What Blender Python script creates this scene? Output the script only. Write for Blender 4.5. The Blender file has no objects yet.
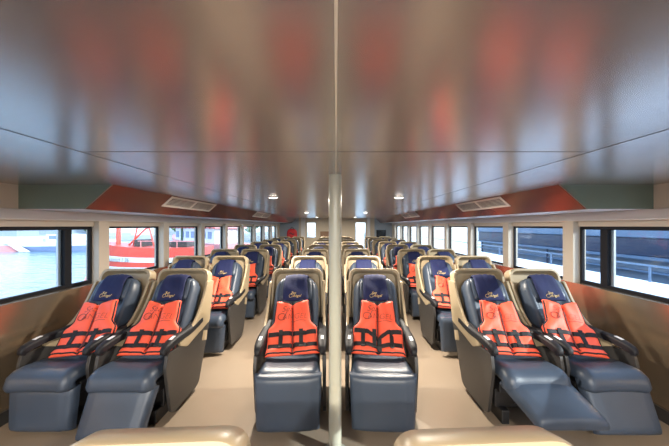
import bpy, bmesh, math, random
from mathutils import Vector, Matrix
random.seed(7)
C = bpy.context.scene.collection
PI = math.pi
EYE = 1.55

# ------------------------------------------------------------------ materials
def mat(name, col, rough=.5, metal=0., coat=0., spec=.5, bump=0., bscale=200., var=0., vscale=3., emit=None, estr=0., col2=None, sheen=0.):
    m = bpy.data.materials.new(name); m.use_nodes = True
    nt = m.node_tree; b = nt.nodes['Principled BSDF']
    b.inputs['Base Color'].default_value = (*col, 1); b.inputs['Roughness'].default_value = rough
    b.inputs['Metallic'].default_value = metal; b.inputs['Coat Weight'].default_value = coat
    b.inputs['Coat Roughness'].default_value = .12
    b.inputs['Specular IOR Level'].default_value = spec
    b.inputs['Sheen Weight'].default_value = sheen
    if emit:
        b.inputs['Emission Color'].default_value = (*emit, 1); b.inputs['Emission Strength'].default_value = estr
    tc = nt.nodes.new('ShaderNodeTexCoord')
    if var > 0:
        n = nt.nodes.new('ShaderNodeTexNoise'); n.inputs['Scale'].default_value = vscale; n.inputs['Detail'].default_value = 4
        nt.links.new(tc.outputs['Object'], n.inputs['Vector'])
        mx = nt.nodes.new('ShaderNodeMix'); mx.data_type = 'RGBA'
        mx.inputs[6].default_value = (*col, 1)
        c2 = col2 if col2 else tuple(c * (1 - var) for c in col)
        mx.inputs[7].default_value = (*c2, 1)
        nt.links.new(n.outputs['Fac'], mx.inputs[0]); nt.links.new(mx.outputs[2], b.inputs['Base Color'])
    if bump > 0:
        n = nt.nodes.new('ShaderNodeTexNoise'); n.inputs['Scale'].default_value = bscale; n.inputs['Detail'].default_value = 3
        nt.links.new(tc.outputs['Object'], n.inputs['Vector'])
        bp = nt.nodes.new('ShaderNodeBump'); bp.inputs['Strength'].default_value = bump; bp.inputs['Distance'].default_value = .004
        nt.links.new(n.outputs['Fac'], bp.inputs['Height']); nt.links.new(bp.outputs['Normal'], b.inputs['Normal'])
    return m

M = {}
M['leather'] = mat('blue grey leather', (.050, .070, .106), .36, bump=.25, bscale=260, var=.25, vscale=5)
M['shell'] = mat('cream shell plastic', (.385, .305, .195), .38, var=.08, vscale=4)
M['charcoal'] = mat('charcoal plastic', (.034, .032, .031), .42, bump=.15, bscale=400)
M['black'] = mat('black plastic', (.012, .012, .014), .4)
M['arm'] = mat('dark armrest vinyl', (.010, .010, .013), .58, spec=.35)
M['navy'] = mat('navy cover cloth', (.006, .013, .078), .8, bump=.5, bscale=90, var=.3, vscale=14)
M['gold'] = mat('gold embroidery', (.50, .37, .17), .6)
M['orange'] = mat('orange jacket nylon', (.98, .125, .06), .55, bump=.45, bscale=35, var=.12, vscale=10)
M['webbing'] = mat('black webbing', (.010, .009, .012), .7)
M['ink'] = mat('dark print ink', (.15, .026, .022), .6)
M['plate'] = mat('white control plate', (.75, .76, .78), .35)
M['steel'] = mat('steel bracket', (.35, .35, .36), .35, metal=1)
M['ceil'] = mat('ceiling laminate', (.47, .43, .41), .25, metal=.8, var=.06, vscale=.7)
M['seam'] = mat('panel seam', (.10, .09, .085), .5)
M['batten'] = mat('pale batten', (.62, .58, .50), .4)
M['wall'] = mat('cream wall panel', (.46, .34, .225), .27, metal=.8, var=.06, vscale=1.5)
M['header'] = mat('grey beige header', (.50, .44, .36), .4)
M['soffit'] = mat('pale soffit', (.58, .57, .56), .35)
M['reflectred'] = mat('brown laminate with reflected red', (.20, .085, .06), .24, metal=.35, var=.1, vscale=1.5)  # panel brown, with red reflected from the jackets put into its colour
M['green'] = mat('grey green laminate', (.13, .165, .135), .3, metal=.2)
M['winframe'] = mat('black window frame', (.008, .009, .013), .6, spec=.2)
M['alu'] = mat('pale aluminium', (.55, .57, .60), .35, metal=.3)
M['ventw'] = mat('vent white', (.72, .70, .66), .45)
M['ventd'] = mat('vent dark gap', (.10, .095, .09), .6)
M['pole'] = mat('pole paint', (.47, .47, .38), .3, coat=.2)
M['lamp'] = mat('lamp diffuser', (.9, .9, .88), .4, emit=(1, .93, .82), estr=5)
M['white'] = mat('white paint', (.7, .7, .7), .4)
M['redpaint'] = mat('red boat paint', (.72, .09, .06), .4, var=.1, vscale=1)
M['pink'] = mat('faded red paint', (.75, .28, .27), .5)
M['bluegrey'] = mat('blue grey hull', (.18, .24, .40), .45)
M['shipnavy'] = mat('navy hull', (.012, .022, .060), .35, bump=.3, bscale=3, var=.6, vscale=2.2, col2=(.035, .055, .10))
M['shipband'] = mat('blue band', (.14, .22, .34), .4, var=.35, vscale=1.6)
M['shiplow'] = mat('slate hull', (.10, .155, .24), .4, var=.5, vscale=2.5, col2=(.22, .28, .36))
M['whitedeck'] = mat('white deck', (.82, .86, .9), .45)
M['panelgrey'] = mat('blue grey panel', (.26, .31, .37), .4)
M['beige'] = mat('beige wall', (.50, .42, .31), .45)
M['tree'] = mat('tree green', (.10, .17, .09), .8, var=.4, vscale=1)
M['bank'] = mat('bank concrete', (.42, .43, .42), .8, var=.2, vscale=.3)
M['screen'] = mat('dark screen', (.006, .007, .010), .12)
M['redcloth'] = mat('red cloth', (.55, .02, .025), .6)
M['rust'] = mat('brown wood', (.20, .11, .06), .6)

def floor_mat():
    m = mat('vinyl floor', (.56, .42, .29), .33)
    nt = m.node_tree; b = nt.nodes['Principled BSDF']
    tc = nt.nodes.new('ShaderNodeTexCoord')
    n1 = nt.nodes.new('ShaderNodeTexNoise'); n1.inputs['Scale'].default_value = 1.7; n1.inputs['Detail'].default_value = 6
    n2 = nt.nodes.new('ShaderNodeTexNoise'); n2.inputs['Scale'].default_value = 160
    nt.links.new(tc.outputs['Object'], n1.inputs['Vector']); nt.links.new(tc.outputs['Object'], n2.inputs['Vector'])
    mx = nt.nodes.new('ShaderNodeMix'); mx.data_type = 'RGBA'
    mx.inputs[6].default_value = (.37, .295, .225, 1); mx.inputs[7].default_value = (.30, .23, .165, 1)
    nt.links.new(n1.outputs['Fac'], mx.inputs[0])
    mx2 = nt.nodes.new('ShaderNodeMix'); mx2.data_type = 'RGBA'; mx2.blend_type = 'MULTIPLY'
    mx2.inputs[0].default_value = .2
    nt.links.new(mx.outputs[2], mx2.inputs[6]); nt.links.new(n2.outputs['Fac'], mx2.inputs[7])
    nt.links.new(mx2.outputs[2], b.inputs['Base Color'])
    return m
M['floor'] = floor_mat()

def glass_mat(name, tint):
    m = bpy.data.materials.new(name); m.use_nodes = True
    nt = m.node_tree; nt.nodes.clear()
    out = nt.nodes.new('ShaderNodeOutputMaterial'); mix = nt.nodes.new('ShaderNodeMixShader')
    tr = nt.nodes.new('ShaderNodeBsdfTransparent'); tr.inputs['Color'].default_value = (*tint, 1)
    gl = nt.nodes.new('ShaderNodeBsdfGlossy'); gl.inputs['Roughness'].default_value = .02
    lw = nt.nodes.new('ShaderNodeLayerWeight'); lw.inputs['Blend'].default_value = .5
    pw = nt.nodes.new('ShaderNodeMath'); pw.operation = 'POWER'; pw.inputs[1].default_value = 5
    ma = nt.nodes.new('ShaderNodeMath'); ma.operation = 'MULTIPLY_ADD'; ma.inputs[1].default_value = .45; ma.inputs[2].default_value = .025
    nt.links.new(lw.outputs['Facing'], pw.inputs[0]); nt.links.new(pw.outputs[0], ma.inputs[0])
    nt.links.new(ma.outputs[0], mix.inputs[0]); nt.links.new(tr.outputs[0], mix.inputs[1]); nt.links.new(gl.outputs[0], mix.inputs[2])
    nt.links.new(mix.outputs[0], out.inputs['Surface'])
    return m
M['glass'] = glass_mat('window glass', (.78, .83, .86))

def water_mat():
    m = mat('river water', (.16, .27, .32), .12)
    nt = m.node_tree; b = nt.nodes['Principled BSDF']
    tc = nt.nodes.new('ShaderNodeTexCoord'); mp = nt.nodes.new('ShaderNodeMapping'); mp.inputs['Scale'].default_value = (1, 1.6, 1)
    n = nt.nodes.new('ShaderNodeTexNoise'); n.inputs['Scale'].default_value = 1.1; n.inputs['Detail'].default_value = 5
    bp = nt.nodes.new('ShaderNodeBump'); bp.inputs['Strength'].default_value = .55; bp.inputs['Distance'].default_value = .35
    nt.links.new(tc.outputs['Object'], mp.inputs[0]); nt.links.new(mp.outputs[0], n.inputs['Vector'])
    nt.links.new(n.outputs['Fac'], bp.inputs['Height']); nt.links.new(bp.outputs['Normal'], b.inputs['Normal'])
    return m
M['water'] = water_mat()

# ------------------------------------------------------------------ object helpers
def link_mesh(name, me, m, parent=None, smooth=False, bevel=0., angle=35):
    o = bpy.data.objects.new(name, me); C.objects.link(o)
    for x in (m if isinstance(m, (list, tuple)) else [m]): me.materials.append(M[x])
    if parent: o.parent = parent
    if smooth:
        for p in me.polygons: p.use_smooth = True
    if bevel > 0:
        b = o.modifiers.new('soft edges', 'BEVEL'); b.width = bevel; b.segments = 2; b.limit_method = 'ANGLE'; b.angle_limit = math.radians(40)
    return o
def obj(name, bm, m, parent=None, smooth=False, bevel=0.):
    me = bpy.data.meshes.new(name)
    bmesh.ops.recalc_face_normals(bm, faces=bm.faces[:])
    bm.to_mesh(me); bm.free()
    return link_mesh(name, me, m, parent, smooth, bevel)
def tag(o, label, cat, group=None):
    o['label'] = label; o['category'] = cat
    if group: o['group'] = group
    return o
def thing(name, label, cat, loc=(0, 0, 0), rotz=0, group=None):
    o = bpy.data.objects.new(name, None); C.objects.link(o); o.empty_display_size = .1
    o.location = loc; o.rotation_euler = (0, 0, rotz)
    return tag(o, label, cat, group)
def struct(o): o['kind'] = 'structure'; return o
def box(bm, x0, x1, y0, y1, z0, z1, mi=0):
    v = [bm.verts.new(p) for p in ((x0,y0,z0),(x1,y0,z0),(x1,y1,z0),(x0,y1,z0),(x0,y0,z1),(x1,y0,z1),(x1,y1,z1),(x0,y1,z1))]
    for f in ((0,3,2,1),(4,5,6,7),(0,1,5,4),(1,2,6,5),(2,3,7,6),(3,0,4,7)):
        bm.faces.new([v[i] for i in f]).material_index = mi
def boxes(*bs):
    bm = bmesh.new()
    for b in bs: box(bm, *b)
    return bm
def prism(bm, poly, x0, x1, axis='x'):
    """poly in (y,z) extruded along x (or (x,z) along y, (x,y) along z)"""
    def P(a, b, c):
        return {'x': (c, a, b), 'y': (a, c, b), 'z': (a, b, c)}[axis]
    A = [bm.verts.new(P(a, b, x0)) for a, b in poly]; B = [bm.verts.new(P(a, b, x1)) for a, b in poly]
    n = len(poly)
    bm.faces.new(A); bm.faces.new(B[::-1])
    for i in range(n): bm.faces.new((A[i], B[i], B[(i+1) % n], A[(i+1) % n]))
def tube(bm, pts, r, seg=10, cap=True, rfn=None):
    pts = [Vector(p) for p in pts]; rings = []
    for i, p in enumerate(pts):
        d = (pts[min(i+1, len(pts)-1)] - pts[max(i-1, 0)]).normalized()
        up = Vector((0, 0, 1)) if abs(d.z) < .95 else Vector((1, 0, 0))
        a = d.cross(up).normalized(); b = a.cross(d)
        rr = rfn(i) if rfn else r
        rings.append([bm.verts.new(p + a*rr*math.cos(2*PI*k/seg) + b*rr*math.sin(2*PI*k/seg)) for k in range(seg)])
    for A, B in zip(rings, rings[1:]):
        for k in range(seg): bm.faces.new((A[k], A[(k+1) % seg], B[(k+1) % seg], B[k]))
    if cap: bm.faces.new(rings[0][::-1]); bm.faces.new(rings[-1])
def lathe(bm, prof, seg=24, cx=0, cy=0):
    rings = [[bm.verts.new((cx + r*math.cos(2*PI*k/seg), cy + r*math.sin(2*PI*k/seg), z)) for k in range(seg)] for r, z in prof]
    for A, B in zip(rings, rings[1:]):
        for k in range(seg): bm.faces.new((A[k], A[(k+1) % seg], B[(k+1) % seg], B[k]))
    bm.faces.new(rings[0][::-1]); bm.faces.new(rings[-1])
def round_poly(pts, r, n=4):
    out = []
    for i, p in enumerate(pts):
        p = Vector(p); a = Vector(pts[i-1]); b = Vector(pts[(i+1) % len(pts)])
        rr = r[i] if isinstance(r, (list, tuple)) else r
        da, db = (a-p), (b-p); rr = min(rr, da.length*.45, db.length*.45)
        if rr <= 1e-4: out.append(tuple(p)); continue
        s, e = p + da.normalized()*rr, p + db.normalized()*rr
        for k in range(n+1):
            t = k/n; q = s*(1-t)**2 + p*2*t*(1-t) + e*t*t; out.append(tuple(q))
    return out
def copy_tree(o, parent=None):
    c = o.copy(); C.objects.link(c)
    if parent: c.parent = parent
    for ch in o.children: copy_tree(ch, c)
    return c

class Path:
    """smooth curve in the (y,z) plane, run from front/bottom to back/top; normal points to the sitter"""
    def __init__(s, pts, n=12):
        p = [Vector(q) for q in pts]; out = []
        if len(p) == 2: out = [p[0].lerp(p[1], k/n) for k in range(n+1)]
        else:
            q = [p[0]*2-p[1]] + p + [p[-1]*2-p[-2]]
            for i in range(1, len(q)-2):
                for k in range(n):
                    t = k/n
                    out.append(.5*((2*q[i]) + (q[i+1]-q[i-1])*t + (2*q[i-1]-5*q[i]+4*q[i+1]-q[i+2])*t*t + (3*q[i]-q[i-1]-3*q[i+1]+q[i+2])*t**3))
            out.append(p[-1])
        s.p = out; s.l = [0]
        for a, b in zip(out, out[1:]): s.l.append(s.l[-1] + (b-a).length)
        s.L = s.l[-1]
    def at(s, t):
        d = t*s.L
        if d <= 0: i = 0
        elif d >= s.L: i = len(s.p)-2
        else:
            i = 0
            while s.l[i+1] < d: i += 1
        a, b = s.p[i], s.p[i+1]; tg = (b-a).normalized()
        return a + tg*(d - s.l[i]), Vector((-tg.y, tg.x))
def E(a, p=5, q=2.5): return max(0., 1 - abs(a)**p)**(1/q)
class Pad:
    """upholstered pad over a Path: x from xl(t) to xr(t), raised by h(a,t)"""
    def __init__(s, path, xl, xr, h): s.path, s.xl, s.xr, s.h = path, xl, xr, h
    def pt(s, x, t, dh=0):
        l, r = s.xl(t), s.xr(t); a = 2*(x-l)/(r-l)-1; a = max(-1, min(1, a))
        p, n = s.path.at(t); q = p + n*(s.h(a, t)+dh); return Vector((x, q.x, q.y))
    def build(s, bm, nx=16, nt=20, base=.0):
        F, B = [], []
        for j in range(nt+1):
            t = .5-.5*math.cos(PI*j/nt); l, r = s.xl(t), s.xr(t); rf, rb = [], []
            for i in range(nx+1):
                a = math.sin(PI/2*(2*i/nx-1)); x = l+(a+1)/2*(r-l)
                p, n = s.path.at(t); q = p + n*s.h(a, t); rf.append(bm.verts.new((x, q.x, q.y)))
                if base > 0: q = p - n*base
                if base > 0 or (0 < i < nx and 0 < j < nt):
                    if base == 0: q = p
                    rb.append(bm.verts.new((x, q.x, q.y)))
                else: rb.append(rf[-1])
            F.append(rf); B.append(rb)
        def quad(*v):
            u = []
            for w in v:
                if w not in u: u.append(w)
            if len(u) > 2:
                try: bm.faces.new(u)
                except ValueError: pass
        for j in range(nt):
            for i in range(nx):
                quad(F[j][i], F[j][i+1], F[j+1][i+1], F[j+1][i])
                quad(B[j][i], B[j+1][i], B[j+1][i+1], B[j][i+1])
        if base > 0:
            for j in range(nt):
                for i in (0, nx): quad(F[j][i], F[j+1][i], B[j+1][i], B[j][i])
            for i in range(nx):
                for j in (0, nt): quad(F[j][i], F[j][i+1], B[j][i+1], B[j][i])
def ribbon(bm, pts, nrm, w, side, th=.004):
    """flat strap: centre points, normals, width direction"""
    R = []
    for p, n, sd in zip(pts, nrm, side):
        R.append([bm.verts.new(p + sd*w/2*a + n*b*th) for a, b in ((-1, 0), (-1, 1), (1, 1), (1, 0))])
    for A, B in zip(R, R[1:]):
        for k in range(4): bm.faces.new((A[k], A[(k+1) % 4], B[(k+1) % 4], B[k]))
    bm.faces.new(R[0]); bm.faces.new(R[-1][::-1])
def text_mesh(txt, size, shear=0., extrude=0., offset=0.):
    cu = bpy.data.curves.new('lettering', 'FONT'); cu.body = txt; cu.size = size; cu.shear = shear
    cu.align_x = 'CENTER'; cu.align_y = 'CENTER'; cu.extrude = extrude; cu.offset = offset; cu.resolution_u = 3
    o = bpy.data.objects.new('lettering', cu); C.objects.link(o)
    dg = bpy.context.evaluated_depsgraph_get()
    me = bpy.data.meshes.new_from_object(o.evaluated_get(dg)); bpy.data.objects.remove(o)
    return me
def map_text(bm, txt, size, fn, shear=0., offset=0.):
    """letters bent onto a surface: fn(x,y) -> world point"""
    me = text_mesh(txt, size, shear, 0, offset); base = len(bm.verts)
    vs = [bm.verts.new(fn(v.co.x, v.co.y)) for v in me.vertices]
    for p in me.polygons:
        try: bm.faces.new([vs[i] for i in p.vertices])
        except ValueError: pass
    bpy.data.meshes.remove(me)

# ------------------------------------------------------------------ recliner seat
U = .60                                       # chair origin lies under the seat; the shell top's back edge is at y = +.60
def yz(pts): return [(u+U, z) for u, z in pts]

def shell_bm():
    bm = bmesh.new()
    T = Vector((0+U, 1.075)); B = Vector((-.215+U, .40)); d = (T-B); L = d.length; d.normalize(); n = Vector((-d.y, d.x))
    def outline(hwb, hwt, s0, s1, r):
        pts = [(-hwb, s0), (hwb, s0), (hwt, s1), (-hwt, s1)]
        return round_poly(pts, [.01, .01, r, r], 7)
    def W(p, off):
        q = B + d*p[1] + n*off; return bm.verts.new((p[0], q.x, q.y))
    o0 = outline(.284, .262, 0, L, .085); o1 = outline(.276, .249, .0, L-.008, .085)
    i0 = outline(.256, .228, .0, L-.030, .065); i1 = outline(.249, .218, .01, L-.043, .06)
    rings = [[W(p, -.012) for p in o1], [W(p, .0) for p in o0], [W(p, .095) for p in o0], [W(p, .107) for p in outline(.279, .256, 0, L-.006, .083)],
             [W(p, .107) for p in outline(.262, .234, 0, L-.024, .068)], [W(p, .095) for p in i0], [W(p, .03) for p in i1]]
    m = len(o0)
    for A, Bq in zip(rings, rings[1:]):
        for k in range(m): bm.faces.new((A[k], A[(k+1) % m], Bq[(k+1) % m], Bq[k]))
    bm.faces.new(rings[0][::-1]); bm.faces.new(rings[-1])
    return bm
def side_upper(sx):
    bm = bmesh.new()
    poly = round_poly(yz([(-.028, .97), (-.135, .57), (-.60, .49), (-.72, .54), (-.72, .565), (-.62, .59), (-.44, .655), (-.30, .79), (-.17, .985)]),
                      [.02, .02, .02, .04, .06, .08, .08, .08, .02], 4)
    a, b = sorted((sx*.258, sx*.284)); prism(bm, poly, a, b); return bm
def side_lower(sx):
    bm = bmesh.new()
    poly = round_poly(yz([(-.135, .57), (-.37, .07), (-.42, .045), (-.82, .045), (-.86, .08), (-.93, .44), (-.90, .55), (-.72, .54), (-.60, .49)]), [.01, .05, .05, .04, .03, .03, .03, .02, .02], 4)
    a, b = sorted((sx*.256, sx*.281)); prism(bm, poly, a, b); return bm

BACK = Path(yz([(-.575, .40), (-.50, .475), (-.35, .675), (-.135, .985)]), 10)
def back_hw(t):
    if t < .80: return .225 - .012*t
    k = (t-.80)/.20; return (.225-.012*t) * (1 - .30*k**2.6)
def back_h(a, t):
    e = E(a, 6, 2.2)*E(2*t-1, 14, 2.2)
    bol = .042*math.exp(-((abs(a)-.80)/.17)**2)
    return e*(.085 + bol - .012*math.exp(-((t-.36)/.02)**2)*(abs(a) < .66))
back_pad = Pad(BACK, lambda t: -back_hw(t), back_hw, back_h)
HEAD = Path([tuple(BACK.at(.66)[0] + BACK.at(.66)[1]*.075), tuple(BACK.at(.985)[0] + BACK.at(.985)[1]*.062)], 8)
head_pad = Pad(HEAD, lambda t: -.172 + .05*max(0, t-.6), lambda t: .172 - .05*max(0, t-.6),
               lambda a, t: E(a, 4, 2)*E(2*t-1, 5, 2)*(.045 + .026*math.exp(-((abs(a)-.82)/.16)**2)))
# cloth: hangs from behind the headrest over its top and down the front
p0, n0 = HEAD.at(0); p1, n1 = HEAD.at(1); dH = (p1-p0).normalized()
COVER = Path([tuple(p0 - dH*.02 + n0*.050), tuple(p0 + dH*.03 + n0*.056), tuple(p0.lerp(p1, .6) + n0*.060), tuple(p1 - dH*.02 + n1*.052), tuple(p1 + dH*.018 + n1*.022), tuple(p1 + dH*.015 - n1*.02)], 8)
def cover_h(a, t): return E(a, 6, 2)*(.014 + .006*math.sin(9*t+2*a) + .004*math.sin(17*a+5*t))*E(2*t-1, 12, 2) + .002
cover_pad = Pad(COVER, lambda t: -.118 - .006*math.sin(5*t), lambda t: .114 + .008*math.sin(6*t+1), cover_h)

SEAT = Path(yz([(-1.005, .345), (-1.018, .385), (-.985, .410), (-.89, .408), (-.70, .395), (-.50, .40)]), 8)
def seat_h(a, t):
    e = E(a, 7, 2.3)*E(2*t-1, 16, 2.2)
    return e*(.062 + .016*math.exp(-((abs(a)-.85)/.2)**2) - .006*math.exp(-((t-.55)/.015)**2))
def seat_pad(hw0=.246, hw1=.232): return Pad(SEAT, lambda t: -(hw0+(hw1-hw0)*min(1, t*2)), lambda t: hw0+(hw1-hw0)*min(1, t*2), seat_h)

def leg_path(hz, ang, L):
    a = math.radians(ang); h = Vector(((-1.033 if hz > .42 else -.975)+U, hz)); d = Vector((-math.sin(a), -math.cos(a)))
    e = h + d*L
    return Path([tuple(e), tuple(e.lerp(h, .5)), tuple(h)], 8)
def leg_h(a, t):
    return E(a, 9, 2.6)*E(2*t-1, 12, 2.4)*(.066 - .010*abs(a)**2 - .007*math.exp(-((abs(a)-.80)/.025)**2))

ROWN = ['front', 'second', 'third', 'fourth', 'fifth', 'sixth', 'seventh', 'last']
proto = {}
def make_seat(kind):
    """kind: (hinge height, footrest angle, footrest length, skew)"""
    hz, ang, Ln, skew = kind
    r = thing('recliner_seat', 'recliner', 'seat', (0, 0, 0))
    if 'shared' not in proto:
        S = {}
        S['shell'] = obj('shell', shell_bm(), 'shell', r, smooth=True)
        S['shell'].modifiers.new('edges', 'EDGE_SPLIT').split_angle = math.radians(50)
        for s in (-1, 1):
            obj('side_panel', side_upper(s), 'shell', r, bevel=.006)
            obj('lower_panel', side_lower(s), 'charcoal', r, bevel=.006)['label'] = 'charcoal lower side panel'
        bm = bmesh.new(); back_pad.build(bm, 20, 24, .02); obj('backrest', bm, 'leather', r, smooth=True)
        bm = bmesh.new(); head_pad.build(bm, 16, 14, .0); obj('headrest', bm, 'leather', r, smooth=True)
        bm = bmesh.new(); cover_pad.build(bm, 14, 22, .0); cv = obj('headrest_cover', bm, 'navy', r, smooth=True)
        cv['label'] = 'navy cloth cover with gold lettering'
        bm = bmesh.new()
        L = COVER.L
        on = lambda x, y: cover_pad.pt(x, (y)/L, .006)
        map_text(bm, 'Sea', .034, lambda x, y: on(x-.020, y+.070), .35, .0005)
        map_text(bm, 'Angel', .034, lambda x, y: on(x+.012, y+.043), .35, .0005)
        tube(bm, [on(-.045+.016*math.cos(k/3), .043+.014*math.sin(k/3)) for k in range(19)], .0022, 5)
        obj('embroidered_logo', bm, 'gold', cv)['label'] = 'gold script lettering'
        bm = bmesh.new(); seat_pad().build(bm, 20, 24, .02); obj('seat', bm, 'leather', r, smooth=True)
        for s in (-1, 1):
            bm = bmesh.new()
            AP = Path(yz([(-.93, .555), (-.90, .595), (-.75, .618), (-.52, .618), (-.30, .65)]), 8)
            A = Pad(AP, lambda t: s*.251-.036*(1-.55*max(0, 1-t*4)**2), lambda t: s*.251+.036*(1-.55*max(0, 1-t*4)**2), lambda a, t: E(a, 3, 2)*E(2*t-1, 9, 2)*.020)
            A.build(bm, 10, 20, .036); ar = obj('armrest', bm, 'arm', r, smooth=True); ar.modifiers.new('edges', 'EDGE_SPLIT').split_angle = math.radians(60)
            bm = bmesh.new()
            B2 = Pad(AP, lambda t: s*.251-.016, lambda t: s*.251+.016, lambda a, t: .020)
            q = [[bm.verts.new(A.path.at(t)[0].to_3d()) for t in ()]]
            P4 = []
            for t in (.21, .26, .31):
                p, n = AP.at(t)
                for x in (-.012, .012):
                    w = p + n*.0225; P4.append(bm.verts.new((s*.251+x, w.x, w.y)))
            bm.faces.new((P4[0], P4[1], P4[3], P4[2])); bm.faces.new((P4[2], P4[3], P4[5], P4[4]))
            ret = bmesh.ops.extrude_face_region(bm, geom=bm.faces[:])
            for v in [g for g in ret['geom'] if isinstance(g, bmesh.types.BMVert)]: v.co.z -= .004
            obj('control_plate', bm, 'plate', ar)['label'] = 'small white control plate'
        bm = boxes((-.215, .215, -.84+U, -.42+U, .10, .37), (-.19, -.13, -.90+U, -.38+U, .0, .11), (.13, .19, -.90+U, -.38+U, .0, .11), (-.225, .225, -.93+U, -.80+U, .26, .35))
        obj('base_frame', bm, 'black', r, bevel=.008)
        proto['shared'] = r
    else:
        for ch in proto['shared'].children:
            if ch.name.split('.')[0] != 'legrest': copy_tree(ch, r)
    key = kind
    pth = leg_path(hz, ang, Ln)
    sk = lambda t: skew*(1-t)
    lp = Pad(pth, lambda t: -.229-.017*t+sk(t), lambda t: .229+.017*t+sk(t), leg_h)
    bm = bmesh.new(); lp.build(bm, 20, 18, .022); lg = obj('legrest', bm, 'leather', r, smooth=True)
    lg.modifiers.new('edges', 'EDGE_SPLIT').split_angle = math.radians(55)
    bm = bmesh.new()
    h = pth.p[-1]; mid = pth.at(.55)[0]; nn = pth.at(.55)[1]
    for s in (-.12, .12):
        w = mid - nn*.026
        tube(bm, [(s, -.86+U, .28), (s, (w.x+(-.86+U))/2+.0, min(w.y, .28)*.5+.14), (s, w.x, w.y)], .012, 6)
    obj('footrest_hinge', bm, 'black', r)
    return r
def get_seat(kind):
    if kind in proto: return copy_tree(proto[kind])
    proto[kind] = make_seat(kind); return proto[kind]

DOWN = (.462, 1.5, .40, 0.); LOW = (.345, 4, .315, 0.); KICK = (.345, 24, .345, -.02); RAISED = (.375, 66, .345, .07); HALF = (.40, 20, .36, .02)
XC, XI, XO, PITCH, D1 = .405, 1.54, 2.120, 1.368, 3.24
COLS = [('window seat on the water side', -2.19), ('aisle seat on the water side', -1.59), ('centre seat left of the pole', -XC),
        ('centre seat right of the pole', XC), ('aisle seat on the dark ship side', 1.485), ('window seat on the dark ship side', 2.065)]
FRONT = [LOW, KICK, DOWN, DOWN, RAISED, HALF]

# ------------------------------------------------------------------ life jacket (lies on the backrest, origin = seat origin)
JP = Path(yz([(-.805, .500), (-.755, .517), (-.70, .560), (-.645, .625), (-.56, .735), (-.47, .855)]), 10)
def smooth(a, b, x):
    k = max(0, min(1, (x-a)/(b-a))); return k*k*(3-2*k)
def j_out(t):      # outer half width
    w = .222 - .006*smooth(.0, .25, t)
    w -= .056*smooth(.46, .62, t) + .016*smooth(.62, 1., t)
    return w
def j_in(t):       # neck opening
    return .003 + .092*smooth(.90, 1., t)**1.2
def j_h(a, t):
    e = E(a, 7, 2.2)*E(2*t-1, 16, 2.2)
    groove = .010*math.exp(-((a-.05)/.06)**2)*(t < .52) + .008*math.exp(-((t-.53)/.012)**2)*(a > .2)
    pinch = .012*(math.exp(-((t-.16)/.03)**2) + math.exp(-((t-.38)/.03)**2))
    return e*(.044 - groove - pinch*.6 + .004*math.sin(13*t+3*a))
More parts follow.
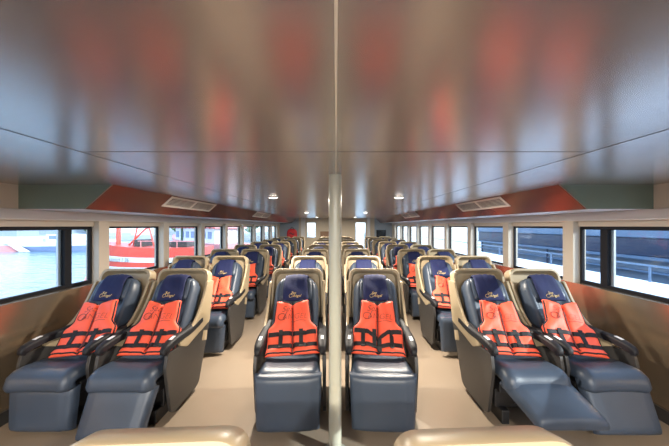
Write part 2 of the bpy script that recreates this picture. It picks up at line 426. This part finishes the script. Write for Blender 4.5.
def make_jacket(var):
    r = thing('life_jacket', 'jacket', 'life jacket')
    R = Pad(JP, j_in, j_out, j_h); Lf = Pad(JP, lambda t: -j_out(t), lambda t: -j_in(t), lambda a, t: j_h(-a, t))
    for side in (Lf, R):
        bm = bmesh.new(); side.build(bm, 16, 40); obj('foam_panel', bm, 'orange', r, smooth=True)
    def S(x, t, dh=0.): return (R if x >= 0 else Lf).pt(x if abs(x) > .004 else .004*(1 if x >= 0 else -1), t, dh)
    def Sn(t): n = JP.at(t)[1]; return Vector((0, n.x, n.y))
    def Tg(t):
        a, b = JP.at(max(0, t-.01))[0], JP.at(min(1, t+.01))[0]; d = (b-a).normalized(); return Vector((0, d.x, d.y))
    def level(x, t):
        o = j_out(t)*.93; xx = max(-o, min(o, x)); return S(xx, t, .0)
    for t0 in (.155, .385):
        bm = bmesh.new(); P, N, W = [], [], []
        for k in range(29):
            x = -.224 + .448*k/28
            if var == 0: t = t0 + .008*math.sin(6*x/.22+t0*9)
            else: t = t0 + (.030 if t0 > .3 else .015) - (.14 if t0 > .3 else .05)*max(0, 1-abs(x)/.085)
            hh = max((S(y, t).dot(Sn(t)) for y in (x*.93,)))
            P.append(level(x, t) + Sn(t)*.004); N.append(Sn(t)); W.append(Tg(t))
        ribbon(bm, P, N, .037, W, .005); obj('strap', bm, 'webbing', r)
    for x0 in ((-.098, .072) if var == 0 else (-.125, -.030, .115)):
        bm = bmesh.new(); P, N, W = [], [], []
        ta, tb = .09, .45
        for k in range(15):
            t = ta + (tb-ta)*k/14; P.append(S(x0, t) + Sn(t)*.004); N.append(Sn(t)); W.append(Vector((1, 0, 0)))
        ribbon(bm, P, N, .033, W, .006); obj('webbing_loop', bm, 'webbing', r)
    for sg in (-1, 1):                                  # hem, armhole and neck bindings
        bm = bmesh.new()
        T = [(j_in(0)+(j_out(0)-j_in(0))*k/10, .012) for k in range(11)] + [(j_out(t)*.985, t) for t in [.06+.90*k/26 for k in range(27)]]
        tube(bm, [S(sg*x, t, .003) for x, t in T], .0065, 6)
        obj('binding', bm, 'webbing', r, smooth=True)
        bm = bmesh.new()
        tube(bm, [S(sg*(j_in(t)+.004), t, .004) for t in [.91+.085*k/8 for k in range(9)]], .007, 6)
        obj('neck_binding', bm, 'webbing', r, smooth=True)
    bm = bmesh.new(); P = [JP.at(t)[0] + JP.at(t)[1]*.030 for t in [.02+.76*k/20 for k in range(21)]]
    ribbon(bm, [Vector((0, p.x, p.y)) for p in P], [Sn(.02+.76*k/20) for k in range(21)], .008, [Vector((1, 0, 0))]*21, .004); obj('zip', bm, 'ink', r)
    bm = bmesh.new()
    tb = .27 if var == 0 else .30
    c = S(.01 if var == 0 else 0.012, tb, .0); n = Sn(tb); d = Tg(tb)
    if var == 1:
        ribbon(bm, [S(.012, t) + Sn(t)*.008 for t in (.01, .08, .15, .22, .28)], [Sn(t) for t in (.01, .08, .15, .22, .28)], .034, [Vector((1, 0, 0))]*5, .010)
        obj('buckle', bm, 'webbing', r)
    else:
        ribbon(bm, [S(x, .155) + Sn(.155)*.008 for x in (-.02, .0, .02, .04)], [Sn(.155)]*4, .036, [Tg(.155)]*4, .010)
        obj('buckle', bm, 'webbing', r)
    bm = bmesh.new(); L = JP.L
    on = lambda x, y: S(x, .70 + y/L, .0045)
    map_text(bm, 'Sea', .075, lambda x, y: on(x-.045, y+.060), .3, -.0014)
    map_text(bm, 'ANGEL', .070, lambda x, y: on(x+.020, y-.012), .15, -.0020)
    tube(bm, [on(-.092+.034*math.cos(.5+k/3), -.008+.030*math.sin(.5+k/3)) for k in range(18)], .0024, 5)
    tube(bm, [on(-.080+.03*k/6+.0, -.036+.07*k/6) for k in range(7)], .0022, 5)
    tube(bm, [on(-.01+.13*k/8, -.050-.003*math.sin(k)) for k in range(9)], .0014, 4)
    obj('printed_lettering', bm, 'ink', r)['label'] = 'thin dark printed lettering'
    return r
jproto = {}
def get_jacket(var):
    if var in jproto: return copy_tree(jproto[var])
    jproto[var] = make_jacket(var); return jproto[var]

JPIV = Vector((0, -.67+U, .60))
JN = Vector((0, -.80, .60))
def place_jacket(var, X, Y, roll, dx, yaw):
    j = get_jacket(var)
    Rm = Matrix.Translation((X, Y, 0)) @ Matrix.Rotation(yaw, 4, 'Z') @ Matrix.Translation((dx, 0, 0)) @ Matrix.Translation(JPIV) @ Matrix.Rotation(math.radians(roll), 4, JN) @ Matrix.Translation(-JPIV)
    j.matrix_world = Rm; j.location = Rm.to_translation(); j.rotation_euler = Rm.to_euler()
    return j
JFRONT = {0: (0, 6, .07), 1: (0, 1, .03), 2: (0, 3, .0), 3: (1, -2, -.01), 4: (0, -3, -.035), 5: (0, -7, -.06)}
# the first two seats of each kind come straight from make_seat, the rest are copies
for k in range(8):
    for c, (cn, X) in enumerate(COLS):
        if k == 0: kind = FRONT[c]
        elif c in (2, 3): kind = DOWN
        else: kind = random.choice([LOW, DOWN, LOW, KICK])
        s = get_seat(kind)
        Y = D1 - U + k*PITCH
        yaw = math.radians({2: 3.0, 3: -3.3}.get(c, 0) if k == 0 else 0)
        X += .6*math.sin(yaw)
        s.location = (X, Y, 0); s.rotation_euler = (0, 0, yaw)
        s['label'] = f'blue-grey leather recliner with cream shell, {ROWN[k]} row, {cn}'
        s['group'] = 'recliner seats in rows'
        if c in (2, 3) and k > 0: continue
        if k == 0: v, roll, dx = JFRONT[c]
        else: v, roll, dx = random.choice((0, 0, 1)), random.uniform(-5, 5), random.uniform(-.015, .015)
        j = place_jacket(v, X, Y, roll, dx, yaw)
        j['label'] = f'orange life jacket with black straps, {ROWN[k]} row, {cn}'
        j['group'] = 'life jackets lying on the seats'
for X, nm in ((-.50, 'left'), (.465, 'right')):
    s = get_seat(DOWN); s.location = (X, .95-U, 0); s.scale = (1, 1, .85)
    s['label'] = f'recliner close to the camera, only its cream shell top showing, {nm} of the pole'
    s['group'] = 'recliner seats in rows'

# ------------------------------------------------------------------ cabin shell
XW, ZC, ZS, ZT = 2.60, 1.90, .93, 1.60
YA, YF = -2.6, 13.9
PIL = [3.365, 4.60, 5.87, 7.14, 8.41, 9.66, 10.9, 12.15, 13.35]
OPEN = [(-1.3, .80), (1.0, 3.29)] + [(a+.075, b-.075) for a, b in zip(PIL, PIL[1:])]
bm = boxes((-3.0, 3.0, YA, YF+.2, -.12, 0)); struct(obj('floor', bm, 'floor'))
for sgn, nm in ((-1, 'left'), (1, 'right')):
    bm = bmesh.new()
    def bx(x0, x1, *r):
        a, b = sorted((sgn*x0, sgn*x1)); box(bm, a, b, *r)
    ys = [YA] + [v for o in OPEN for v in o] + [YF]
    bx(XW, XW+.14, YA, YF, 0, ZS)
    w = struct(obj('wall_'+nm, bm, 'wall')); bm = bmesh.new()
    bx(XW, XW+.14, YA, YF, ZT, ZC+.1)
    for a, b in zip(ys[::2], ys[1::2]): bx(XW, XW+.14, a, b, ZS, ZT)
    struct(obj('window_pillars', bm, 'header', w))
    bm = bmesh.new(); bx(XW-.012, XW+.005, YA, YF, 1.605, 1.69); struct(obj('trim_1' if sgn < 0 else 'trim_2', bm, 'soffit', bevel=.004))
    bm = bmesh.new(); bx(XW-.015, XW+.005, YA, YF, 0, .10); struct(obj('baseboard_'+nm, bm, 'charcoal'))
    for i, (a, b) in enumerate(OPEN):
        n = i+1 if sgn < 0 else i+1+len(OPEN)
        X0, X1 = XW+.075, XW+.105; f = .024 if i > 1 else .034
        zt = ZT-.055
        bm = bmesh.new()
        bx(X0, X1, a, b, ZS, ZS+f); bx(X0, X1, a, b, zt-f, zt); bx(X0, X1, a, a+f, ZS+f, zt-f); bx(X0, X1, b-f*.9, b, ZS+f, zt-f)
        if i == 1: bx(X0-.008, X1, 2.95, 3.03, ZS+f, zt-f)
        fr = struct(obj('window_%d' % n, bm, 'winframe', bevel=.003))
        bm = bmesh.new(); bx(X0-.02, X1+.02, a, b, zt, ZT); struct(obj('window_header', bm, 'header', fr))
        if i == 1:
            bm = bmesh.new(); bx(X0+.03, X1+.02, 2.92, 2.955, ZS+f, zt-f); struct(obj('sliding_stile', bm, 'alu', fr))
        bm = bmesh.new(); bx(X0+.012, X0+.016, a+f*.5, b-f*.5, ZS+f*.5, zt-f*.5); struct(obj('pane', bm, 'glass', fr))
# aft wall behind the camera: wide unglazed openings, added to let in frontal fill light
bm = boxes((-2.74, -2.5, YA-.1, YA, 0, ZC+.1), (2.5, 2.74, YA-.1, YA, 0, ZC+.1), (-2.5, 2.5, YA-.1, YA, 1.84, ZC+.1), (-2.5, 2.5, YA-.1, YA, 0, .25), *[(x-.04, x+.04, YA-.1, YA, .25, 1.84) for x in (-1.3, 0, 1.3)])
struct(obj('wall_aft', bm, 'wall'))
# ceiling: centre panels, slightly lower flanks
bm = bmesh.new()
YG = 2.46
prism(bm, [(-1.2, ZC), (1.2, ZC), (1.2, ZC+.06), (-1.2, ZC+.06)], YA, YF, 'y')
for s in (-1, 1):
    prism(bm, [(s*1.2, ZC), (s*1.86, ZC-.012), (s*1.86, ZC+.06), (s*1.2, ZC+.06)], YA, YF, 'y')
    prism(bm, [(s*1.86, ZC-.012), (s*2.62, ZC-.014), (s*2.62, ZC+.06), (s*1.86, ZC+.06)], YA, YG+.3, 'y')
ce = struct(obj('ceiling', bm, 'ceil'))
bm = boxes((-1.2, 1.2, 1.412, 1.416, ZC-.0012, ZC+.01), (-1.2, 1.2, 6.21, 6.215, ZC-.0012, ZC+.01), (-1.2, 1.2, 11, 11.005, ZC-.0012, ZC+.01),
           (-1.203, -1.197, YA, YF, ZC-.0012, ZC+.01), (1.197, 1.203, YA, YF, ZC-.0012, ZC+.01))
struct(obj('panel_seams', bm, 'seam', ce))
bm = boxes((-.0028, .0028, YA, 2.05, ZC-.004, ZC+.01), (-.0045, .0045, 2.05, YF, ZC-.006, ZC+.01)); struct(obj('ceiling_batten', bm, 'batten', ce))
# bulkhead ducts along both sides
for s, n in ((-1, 3), (1, 4)):
    A, Bx = (s*1.83, ZC-.008), (s*2.06, 1.69)
    bm = bmesh.new()
    prism(bm, [A, Bx, (s*XW, 1.69), (s*XW, ZC-.008)], YG+.004, YF, 'y')
    t = struct(obj('trim_%d' % n, bm, 'soffit'))
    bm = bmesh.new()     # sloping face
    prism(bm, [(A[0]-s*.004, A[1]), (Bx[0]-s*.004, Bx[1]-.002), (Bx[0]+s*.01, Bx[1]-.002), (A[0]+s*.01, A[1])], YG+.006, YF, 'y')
    struct(obj('side_face', bm, 'reflectred', t))
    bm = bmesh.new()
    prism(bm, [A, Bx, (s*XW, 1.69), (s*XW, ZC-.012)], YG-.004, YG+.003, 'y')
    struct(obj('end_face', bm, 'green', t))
    # air vents on the sloping face
    for vi, (y0, y1) in enumerate(((3.36, 4.62), (7.0, 8.5))):
        side = 'water' if s < 0 else 'dark ship'
        v = thing('air_vent', f'white double louvre air vent on the {side} side bulkhead, ' + ('nearer one' if vi == 0 else 'farther one'), 'vent', (s*1.945, (y0+y1)/2, 1.79), 0, 'air vents on the side bulkheads')
        d = Vector((Bx[0]-A[0], 0, Bx[1]-A[1])); L = d.length; d.normalize(); nn = Vector((-d.z*s, 0, d.x*s)); nn = -nn if nn.z > 0 else nn
        O = Vector((A[0], 0, A[1])) - v.location
        def blk(bm, a0, a1, yy0, yy1, h0, h1):
            vs = []
            for h in (h0, h1):
                for a, yy in ((a0, yy0), (a1, yy0), (a1, yy1), (a0, yy1)):
                    p = O + d*a + nn*h; vs.append(bm.verts.new((p.x, p.y + yy, p.z)))
            for f in ((0,1,2,3),(4,5,6,7),(0,1,5,4),(1,2,6,5),(2,3,7,6),(3,0,4,7)): bm.faces.new([vs[i] for i in f])
        def off(y): return y
        a0, a1 = .02*L+.005, .57*L; fw = .022; ym = (y0+y1)/2
        bm = bmesh.new(); blk(bm, a0, a0+fw, y0, y1, .002, .010); blk(bm, a1-fw, a1, y0, y1, .002, .010)
        for yy in (y0, ym-.02, y1-.04): blk(bm, a0+fw, a1-fw, yy, yy+.04, .002, .010)
        f = obj('vent_frame', bm, 'ventw', v, bevel=.002)
        bm = bmesh.new(); blk(bm, a0+fw, a1-fw, y0, y1, .001, .004); obj('backing', bm, 'ventd', v)
        bm = bmesh.new(); m = 6
        for q in range(m):
            aa = a0+fw+(a1-a0-2*fw)*(q+.5)/m
            blk(bm, aa-.0022, aa+.0022, y0+.03, y1-.03, .004, .008)
        obj('louvres', bm, 'ventw', v)
        for ch in v.children: ch.location = (0, 0, 0)
# pole
p = thing('support_pole', 'pale green-grey round steel pole standing between the two front centre seats', 'pole', (-.006, 2.05, 0))
bm = bmesh.new(); lathe(bm, [(.043, 0), (.043, ZC-.001)], 32); o = obj('pole_shaft', bm, 'pole', p, smooth=True); o.modifiers.new('e', 'EDGE_SPLIT')
bm = bmesh.new(); lathe(bm, [(.085, 0), (.085, .012), (.05, .02)], 32); obj('base_flange', bm, 'pole', p)

# ceiling lights
LY = [-.9, 3.6, 7.7, 11.8]  # first pair is unseen, added behind the camera to light the front seats
for s in (-1, 1):
    for i, y in enumerate(LY):
        if i == 0: lab = f'round ceiling light added for fill behind the camera, {"water" if s < 0 else "dark ship"} side'
        else: lab = f'small round ceiling light, {ROWN[i-1]} one from the camera on the {"water" if s < 0 else "dark ship"} side'
        t = thing('ceiling_light', lab, 'ceiling light', (s*.755, y, ZC), 0, 'round ceiling lights')
        bm = bmesh.new(); lathe(bm, [(.058, 0), (.064, -.005), (.060, -.010), (.050, -.012)], 28); obj('lamp_rim', bm, 'white', t)
        bm = bmesh.new(); lathe(bm, [(.049, -.008), (.047, -.015), (.03, -.017)], 28); obj('diffuser', bm, 'lamp', t)
        li = bpy.data.lights.new('lamp', 'AREA'); li.shape = 'DISK'; li.size = .14; li.energy = 64 if i == 0 else (30 if i == 1 else 20); li.color = (1, .90, .76); li.spread = PI
        lo = bpy.data.objects.new('lamp_light', li); C.objects.link(lo); lo.location = (s*.755, y, ZC-.025); lo['kind'] = 'helper'

# ------------------------------------------------------------------ forward end of the cabin
bm = bmesh.new()
Yw = YF
def fr(x0, x1, z0, z1): box(bm, x0, x1, Yw, Yw+.1, z0, z1)
fr(-2.7, -1.36, 0, ZC); fr(-1.36, -.93, 0, 1.02); fr(-1.36, -.93, 1.72, ZC); fr(-.93, .88, 0, ZC); fr(.88, 1.40, 1.74, ZC); fr(1.40, 2.7, 0, ZC)
wf = struct(obj('wall_forward', bm, 'beige'))
bm = boxes((-2.6, -1.72, Yw-.02, Yw+.01, .05, ZC-.01)); struct(obj('panel', bm, 'panelgrey', wf))
bm = boxes((1.78, 2.6, Yw-.02, Yw+.01, .05, ZC-.01)); struct(obj('panel', bm, 'panelgrey', wf))
bm = boxes((-1.62, -1.42, Yw-.06, Yw+.01, 0, ZC-.01), (1.44, 1.58, Yw-.06, Yw+.01, 0, ZC-.01)); struct(obj('jamb', bm, 'soffit', wf))
bm = boxes((.88, .92, Yw-.02, Yw+.1, 0, 1.74), (1.36, 1.40, Yw-.02, Yw+.1, 0, 1.74), (.88, 1.40, Yw-.02, Yw+.1, 1.70, 1.74)); d1 = struct(obj('door_1', bm, 'soffit'))
bm = boxes((.92, 1.36, Yw+.04, Yw+.05, .02, 1.70)); struct(obj('pane', bm, 'glass', d1))
bm = boxes((-1.36, -.93, Yw-.02, Yw+.1, 1.0, 1.03), (-1.36, -1.33, Yw-.02, Yw+.1, 1.03, 1.72), (-.96, -.93, Yw-.02, Yw+.1, 1.03, 1.72), (-1.36, -.93, Yw-.02, Yw+.1, 1.69, 1.72)); w1 = struct(obj('window_21', bm, 'alu'))
bm = boxes((-1.33, -.96, Yw+.04, Yw+.05, 1.03, 1.69)); struct(obj('pane', bm, 'glass', w1))
bm = boxes((-.45, -.10, Yw-.12, Yw, .5, 1.35), (.15, .55, Yw-.12, Yw, .5, 1.30)); 
tag(obj('wall_cabinet', boxes((-.72, -.16, Yw-.16, Yw-.003, .0, 1.30)), 'rust', bevel=.006), 'brown low cabinet against the forward wall, left of the pole', 'cabinet'); bm.free()
t = thing('television', 'black flat television on the forward wall beside the bright doorway', 'television', (2.08, Yw-.02, 1.2))
obj('casing', boxes((-.22, .22, -.06, -.002, -.17, .17)), 'black', t, bevel=.006); obj('screen', boxes((-.20, .20, -.064, -.058, -.15, .155)), 'screen', t)
t = thing('hanging_bag', 'red bag with a black mark hanging on the forward wall near the water side', 'bag', (-2.02, Yw-.03, 1.0))
bm = bmesh.new(); bmesh.ops.create_uvsphere(bm, u_segments=20, v_segments=12, radius=1)
for v in bm.verts:
    x, y, z = v.co; sg = lambda q, e: math.copysign(abs(q)**e, q)
    v.co = (sg(x, .6)*.235*(1-.12*z), sg(y, .7)*.09-.08, sg(z, .6)*.24+.18)
obj('bag_body', bm, 'redcloth', t, smooth=True)
bm = bmesh.new(); tube(bm, [(-.10+.2*k/10, -.172-.004*math.sin(k/10*PI), .20+.035*math.sin(k*PI/5)) for k in range(11)], .022, 8); obj('black_mark', bm, 'black', t, smooth=True)
bm = bmesh.new(); tube(bm, [(-.08+.16*k/10, -.06, .40+.10*math.sin(k/10*PI)) for k in range(11)], .012, 6); obj('strap', bm, 'black', t, smooth=True)

# ------------------------------------------------------------------ outside
WZ = -.62
bm = bmesh.new(); v = [bm.verts.new(q) for q in ((-400, -200, WZ), (400, -200, WZ), (400, 700, WZ), (-400, 700, WZ))]; bm.faces.new(v)
wt = struct(obj('water', bm, 'water'))
def hull(bm, L, beam, free, sheer, n=24, z0=-.3, mi=None, rake=.25):
    """hull along +x (bow at +x); returns nothing, adds a closed hull with material bands by height"""
    rows = []
    for i in range(n+1):
        t = i/n; x = (t-.5)*L
        w = beam/2*(1-max(0, (t-.55)/.45)**2.2)*(.85+.15*min(1, t*4)); w = max(w, .02)
        top = free + sheer*max(0, (t-.35)/.65)**2
        sec = []
        for k in range(7):
            h = k/6; z = z0 + (top-z0)*h; ww = w*(.62+.38*h**.6); xx = x + rake*L*.12*h*max(0, (t-.6)/.4)
            sec.append((xx, ww, z))
        rows.append(sec)
    V = [[[bm.verts.new((x, s*w, z)) for (x, w, z) in sec] for s in (-1, 1)] for sec in rows]
    for A, B in zip(V, V[1:]):
        for s in (0, 1):
            for k in range(6):
                f = bm.faces.new((A[s][k], B[s][k], B[s][k+1], A[s][k+1]))
                if mi: f.material_index = mi[k]
        f = bm.faces.new((A[0][6], B[0][6], B[1][6], A[1][6])); f.material_index = mi[5] if mi else 0
        bm.faces.new((A[0][0], A[1][0], B[1][0], B[0][0]))
    for E_ in (V[0], V[-1]):
        for k in range(6):
            f = bm.faces.new((E_[0][k], E_[0][k+1], E_[1][k+1], E_[1][k]))
            if mi: f.material_index = mi[k]
# red boat with mast
rb = thing('red_fishing_boat', 'red and white wooden boat with a red mast, seen through the second window', 'boat', (-9.35, 15.2, WZ), PI+.05); rb.scale = (.70, 1, 1)
bm = bmesh.new(); hull(bm, 8.0, 2.0, 1.12, .35, mi=[1, 1, 0, 1, 0, 0]); obj('hull', bm, ['redpaint', 'white'], rb)
bm = bmesh.new()
def hullpt(x, y):
    t = x/8.0+.5; w = 1.0*(1-max(0, (t-.55)/.45)**2.2)
    return Vector((x, w*.93+.045, y))
map_text(bm, 'ส.นบบนา 1 36', .30, lambda x, y: hullpt(-(x-1.6), .545+y), .2, .0)
obj('hull_lettering', bm, 'charcoal', rb)['label'] = 'dark painted lettering on the white band'
bm = bmesh.new(); tube(bm, [(2.3, 0, .6), (2.3, 0, 5.5)], .13, 10); obj('mast', bm, 'redpaint', rb)
bm = bmesh.new()
tube(bm, [(2.0, 0, .9), (.3, .2, 2.0), (-.9, .2, 2.5)], .05, 8); tube(bm, [(-.6, .3, .7), (.0, .3, 2.3)], .05, 8); tube(bm, [(3.4, .0, .9), (2.9, 0, 3.6)], .05, 8); tube(bm, [(1.2, .2, .9), (.6, .2, 2.8)], .04, 8)
obj('boom', bm, 'redpaint', rb)
bm = boxes((-2.8, -1.7, -.5, .5,  1.1, 1.4), (-1.2, -.6, -.4, .4, 1.1, 1.35), (.2, .8, -.4, .5, 1.1, 1.5)); obj('deck_gear', bm, 'charcoal', rb, bevel=.03)
bm = bmesh.new()
for x in (-3.6, -2.4, -1.2, 0): tube(bm, [(x, .9, 1.0), (x, .9, 1.45)], .025, 6)
tube(bm, [(-3.7, .9, 1.43), (.2, .9, 1.45)], .02, 6); obj('handrail', bm, 'pink', rb)
# white passenger boat with a red roof
wb = thing('ferry_boat', 'white passenger boat with a red lattice roof, moored behind the red boat', 'boat', (-10.9, 24.5, WZ), PI/2+.9)
bm = bmesh.new(); hull(bm, 10, 2.8, .9, .5, mi=[2, 0, 0, 0, 1, 1]); obj('hull', bm, ['white', 'pink', 'redpaint'], wb)
bm = boxes((-3.8, 2.4, -1.1, 1.1, .8, 2.0)); ca = obj('cabin', bm, 'white', wb, bevel=.05)
bm = bmesh.new()
for k in range(7):
    x = -3.4+k*.85
    box(bm, x, x+.5, -1.13, 1.13, 1.25, 1.75)
obj('cabin_windows', bm, 'bluegrey', ca)
bm = bmesh.new(); prism(bm, [(-4.2, 2.0), (2.8, 2.0), (2.6, 2.45), (-4.0, 2.45)], -1.3, 1.3, 'y'); obj('roof', bm, 'pink', wb)
bm = bmesh.new()
for k in range(12):
    x = -4.1+k*.6
    for s in (-1, 1): tube(bm, [(x, s*1.32, 2.0), (x+.3, s*1.32, 2.45), (x+.6, s*1.32, 2.0)], .045, 6)
obj('roof_lattice', bm, 'redpaint', wb)
bm = boxes((1.0, 1.2, -1.2, 1.2, .7, 2.1)); obj('green_post', bm, 'tree', wb)
# moored white boats far left
b1 = thing('long_boat', 'long white boat with a slate blue bow, farther out across the water', 'boat', (-25.0, 26.3, WZ), .0)
bm = bmesh.new(); hull(bm, 11, 2.2, .80, .25, mi=[0, 0, 0, 0, 1, 1]); obj('hull', bm, ['bluegrey', 'white'], b1)
bm = boxes((-5.6, -1.8, -1.13, 1.13, -.05, .5)); obj('red_side', bm, 'pink', b1, bevel=.03)
bm = boxes((.3, 2.9, -.8, .8, .8, 1.45), (-5.2, -.4, -.8, .8, .75, 1.2)); obj('cabin', bm, 'white', b1, bevel=.06)
bm = boxes((.6, 1.4, -.82, .82, 1.05, 1.35), (1.7, 2.5, -.82, .82, 1.05, 1.35)); obj('cabin_windows', bm, 'bluegrey', b1)
bm = bmesh.new(); prism(bm, [(-2.6, .8), (-2.0, .8), (-.6, .02), (-1.4, .02)], -1.32, -1.16, 'y'); obj('gangplank', bm, 'white', b1)
bm = bmesh.new(); tube(bm, [(3.6, 0, .9), (3.4, 0, 2.4)], .05, 6); tube(bm, [(4.4, 0, .9), (4.5, 0, 2.0)], .04, 6); tube(bm, [(2.9, 0, 2.2), (4.6, 0, 1.7)], .03, 6); obj('rigging', bm, 'alu', b1)
b2 = thing('white_barge', 'low white barge with a grey cabin behind the long white boat', 'boat', (-38, 34, WZ), .06)
bm = bmesh.new(); hull(bm, 17, 3.4, .9, .2, mi=[0, 0, 0, 0, 0, 0]); obj('hull', bm, 'white', b2)
bm = boxes((-6, 3, -1.3, 1.3, .9, 1.9)); obj('cabin', bm, 'panelgrey', b2, bevel=.08)
bm = boxes((-6.4, 3.4, -1.5, 1.5, 1.9, 2.1)); obj('roof', bm, 'white', b2, bevel=.04)
t = thing('mooring_buoy', 'small pink float with a white stick on the water near the first window', 'buoy', (-9.2, 11.2, WZ))
bm = bmesh.new(); lathe(bm, [(.05, -.1), (.16, .0), (.17, .15), (.10, .32), (.03, .36)], 14); obj('float', bm, 'pink', t, smooth=True)
bm = bmesh.new(); tube(bm, [(0, 0, .3), (0.05, 0, 1.1)], .03, 6); obj('stick', bm, 'white', t)
# far bank
bm = boxes((-110, -6, 47, 75, WZ-.5, .05)); struct(obj('riverbank_ground', bm, 'bank'))
for x, w, h, mm, rf, lb in ((-49.5, 9, 3.5, 'panelgrey', 'pink', 'blue-grey shed on the far bank behind the white barge'), (-32.3, 5, 3, 'white', 'rust', 'white shed on the far bank behind the red boat'),
                    (-19.3, 3, 3, 'bank', 'panelgrey', 'grey shed on the far bank behind the white passenger boat')):
    hs = thing('riverside_shed', lb, 'building', (x, 54, .05), 0, 'sheds on the far bank')
    obj('wall', boxes((-w/2, w/2, -3, 3, 0, h)), mm, hs)
    bm = bmesh.new(); prism(bm, [(-w/2-.3, h), (w/2+.3, h), (0, h+1.6)], -3.3, 3.3, 'y'); obj('roof', bm, rf, hs)
for x, lb in ((-42.3, 'between the blue-grey shed and the white shed'), (-27.2, 'just right of the white shed'), (-23.3, 'left of the grey shed'), (-14.5, 'right of the grey shed')):
    tr = thing('bank_tree', 'green leafy tree on the far bank, ' + lb, 'tree', (x, 52, .05), 0, 'trees on the far bank')
    bm = bmesh.new(); tube(bm, [(0, 0, -.02), (.2, 0, 3)], .22, 8); obj('trunk', bm, 'rust', tr)
    bm = bmesh.new()
    for q in range(9):
        m4 = Matrix.Translation((random.uniform(-1, 1), random.uniform(-1, 1), random.uniform(1, 4))) @ Matrix.Scale(random.uniform(.6, .95), 4)
        bmesh.ops.create_icosphere(bm, subdivisions=2, radius=1, matrix=m4)
    for v in bm.verts: v.co += Vector((random.uniform(-.25, .25), random.uniform(-.25, .25), random.uniform(-.25, .25)))
    obj('crown', bm, 'tree', tr)
# right side: pontoon and the dark moored ship
pd = thing('pontoon', 'white pontoon deck with low rail, just outside the windows on the dark ship side', 'pontoon', (3.3, 6, .86))
obj('deck', boxes((-.42, .62, -14, 26, -.12, 0)), 'whitedeck', pd, bevel=.01)
obj('float_side', boxes((-.35, .35, -13.8, 25.8, -1.45, -.12)), 'panelgrey', pd)
bm = bmesh.new()
for k in range(22):
    y = -12.5+k*1.7; tube(bm, [(.57, y, 0), (.57, y, .20)], .014, 6)
obj('rail_posts', bm, 'shipband', pd)
bm = bmesh.new(); tube(bm, [(.57, -13, .20), (.57, 25, .20)], .013, 6); obj('rail', bm, 'shipband', pd)
sh = thing('moored_ship', 'long dark navy ship moored beyond the white pontoon', 'ship', (6.4, 2, WZ))
def band(x, z0, z1, y0, y1): return boxes((x, x+3.2, y0, y1, z0-WZ, z1-WZ))
obj('hull', band(.1, WZ, .92, -14, 11.5), 'shiplow', sh, bevel=.06)
obj('dark_band', band(0, .92, 1.30, -14, 11.5), 'shipnavy', sh, bevel=.02)
obj('upper_band', band(-.04, 1.30, 1.72, -14, 11.5), 'shipband', sh, bevel=.02)
bm = bmesh.new()
for k in range(13): tube(bm, [(-.06, -13+k*2, .25-WZ), (-.06, -13+k*2, .88-WZ)], .028, 6)
obj('fender_posts', bm, 'shipnavy', sh)
bm = boxes((-.10, .12, -14, 11.5, .86-WZ, .92-WZ), (-.08, .12, -14, 11.5, .60-WZ, .63-WZ)); obj('rubbing_strake', bm, 'shipband', sh)

# ------------------------------------------------------------------ light
w = bpy.data.worlds.new('sky'); bpy.context.scene.world = w; w.use_nodes = True
nt = w.node_tree; bg = nt.nodes['Background']
tc = nt.nodes.new('ShaderNodeTexCoord'); sp = nt.nodes.new('ShaderNodeSeparateXYZ'); cr = nt.nodes.new('ShaderNodeValToRGB')
nt.links.new(tc.outputs['Generated'], sp.inputs[0]); nt.links.new(sp.outputs['Z'], cr.inputs['Fac']); nt.links.new(cr.outputs[0], bg.inputs['Color'])
cr.color_ramp.elements[0].position = 0; cr.color_ramp.elements[0].color = (.86, .94, 1.0, 1)
cr.color_ramp.elements[1].position = .7; cr.color_ramp.elements[1].color = (.42, .62, .95, 1)
bg.inputs['Strength'].default_value = 1.9
sun = bpy.data.lights.new('sun', 'SUN'); sun.energy = 3.5; sun.angle = math.radians(.6); sun.color = (1, .95, .87)
so = bpy.data.objects.new('sun', sun); C.objects.link(so); so.rotation_euler = Vector((-1, .55, -.5)).to_track_quat('-Z', 'Y').to_euler()

cam = bpy.data.cameras.new('camera'); co = bpy.data.objects.new('camera', cam); C.objects.link(co)
cam.sensor_width = 36; cam.lens = 36*300/669; cam.clip_start = .05; cam.clip_end = 2000
cam.shift_x = -1.5/669; cam.shift_y = 3/669
co.location = (0, 0, EYE); co.rotation_euler = (PI/2, 0, 0)
sc = bpy.context.scene; sc.camera = co
vs = sc.view_settings; vs.view_transform = 'Standard'; vs.look = 'None'; vs.gamma = 1; vs.exposure = 1.4; vs.use_curve_mapping = False
sc.cycles.max_bounces = 8; sc.cycles.diffuse_bounces = 4; sc.cycles.glossy_bounces = 4; sc.cycles.transparent_max_bounces = 12
sc.cycles.sample_clamp_indirect = 6
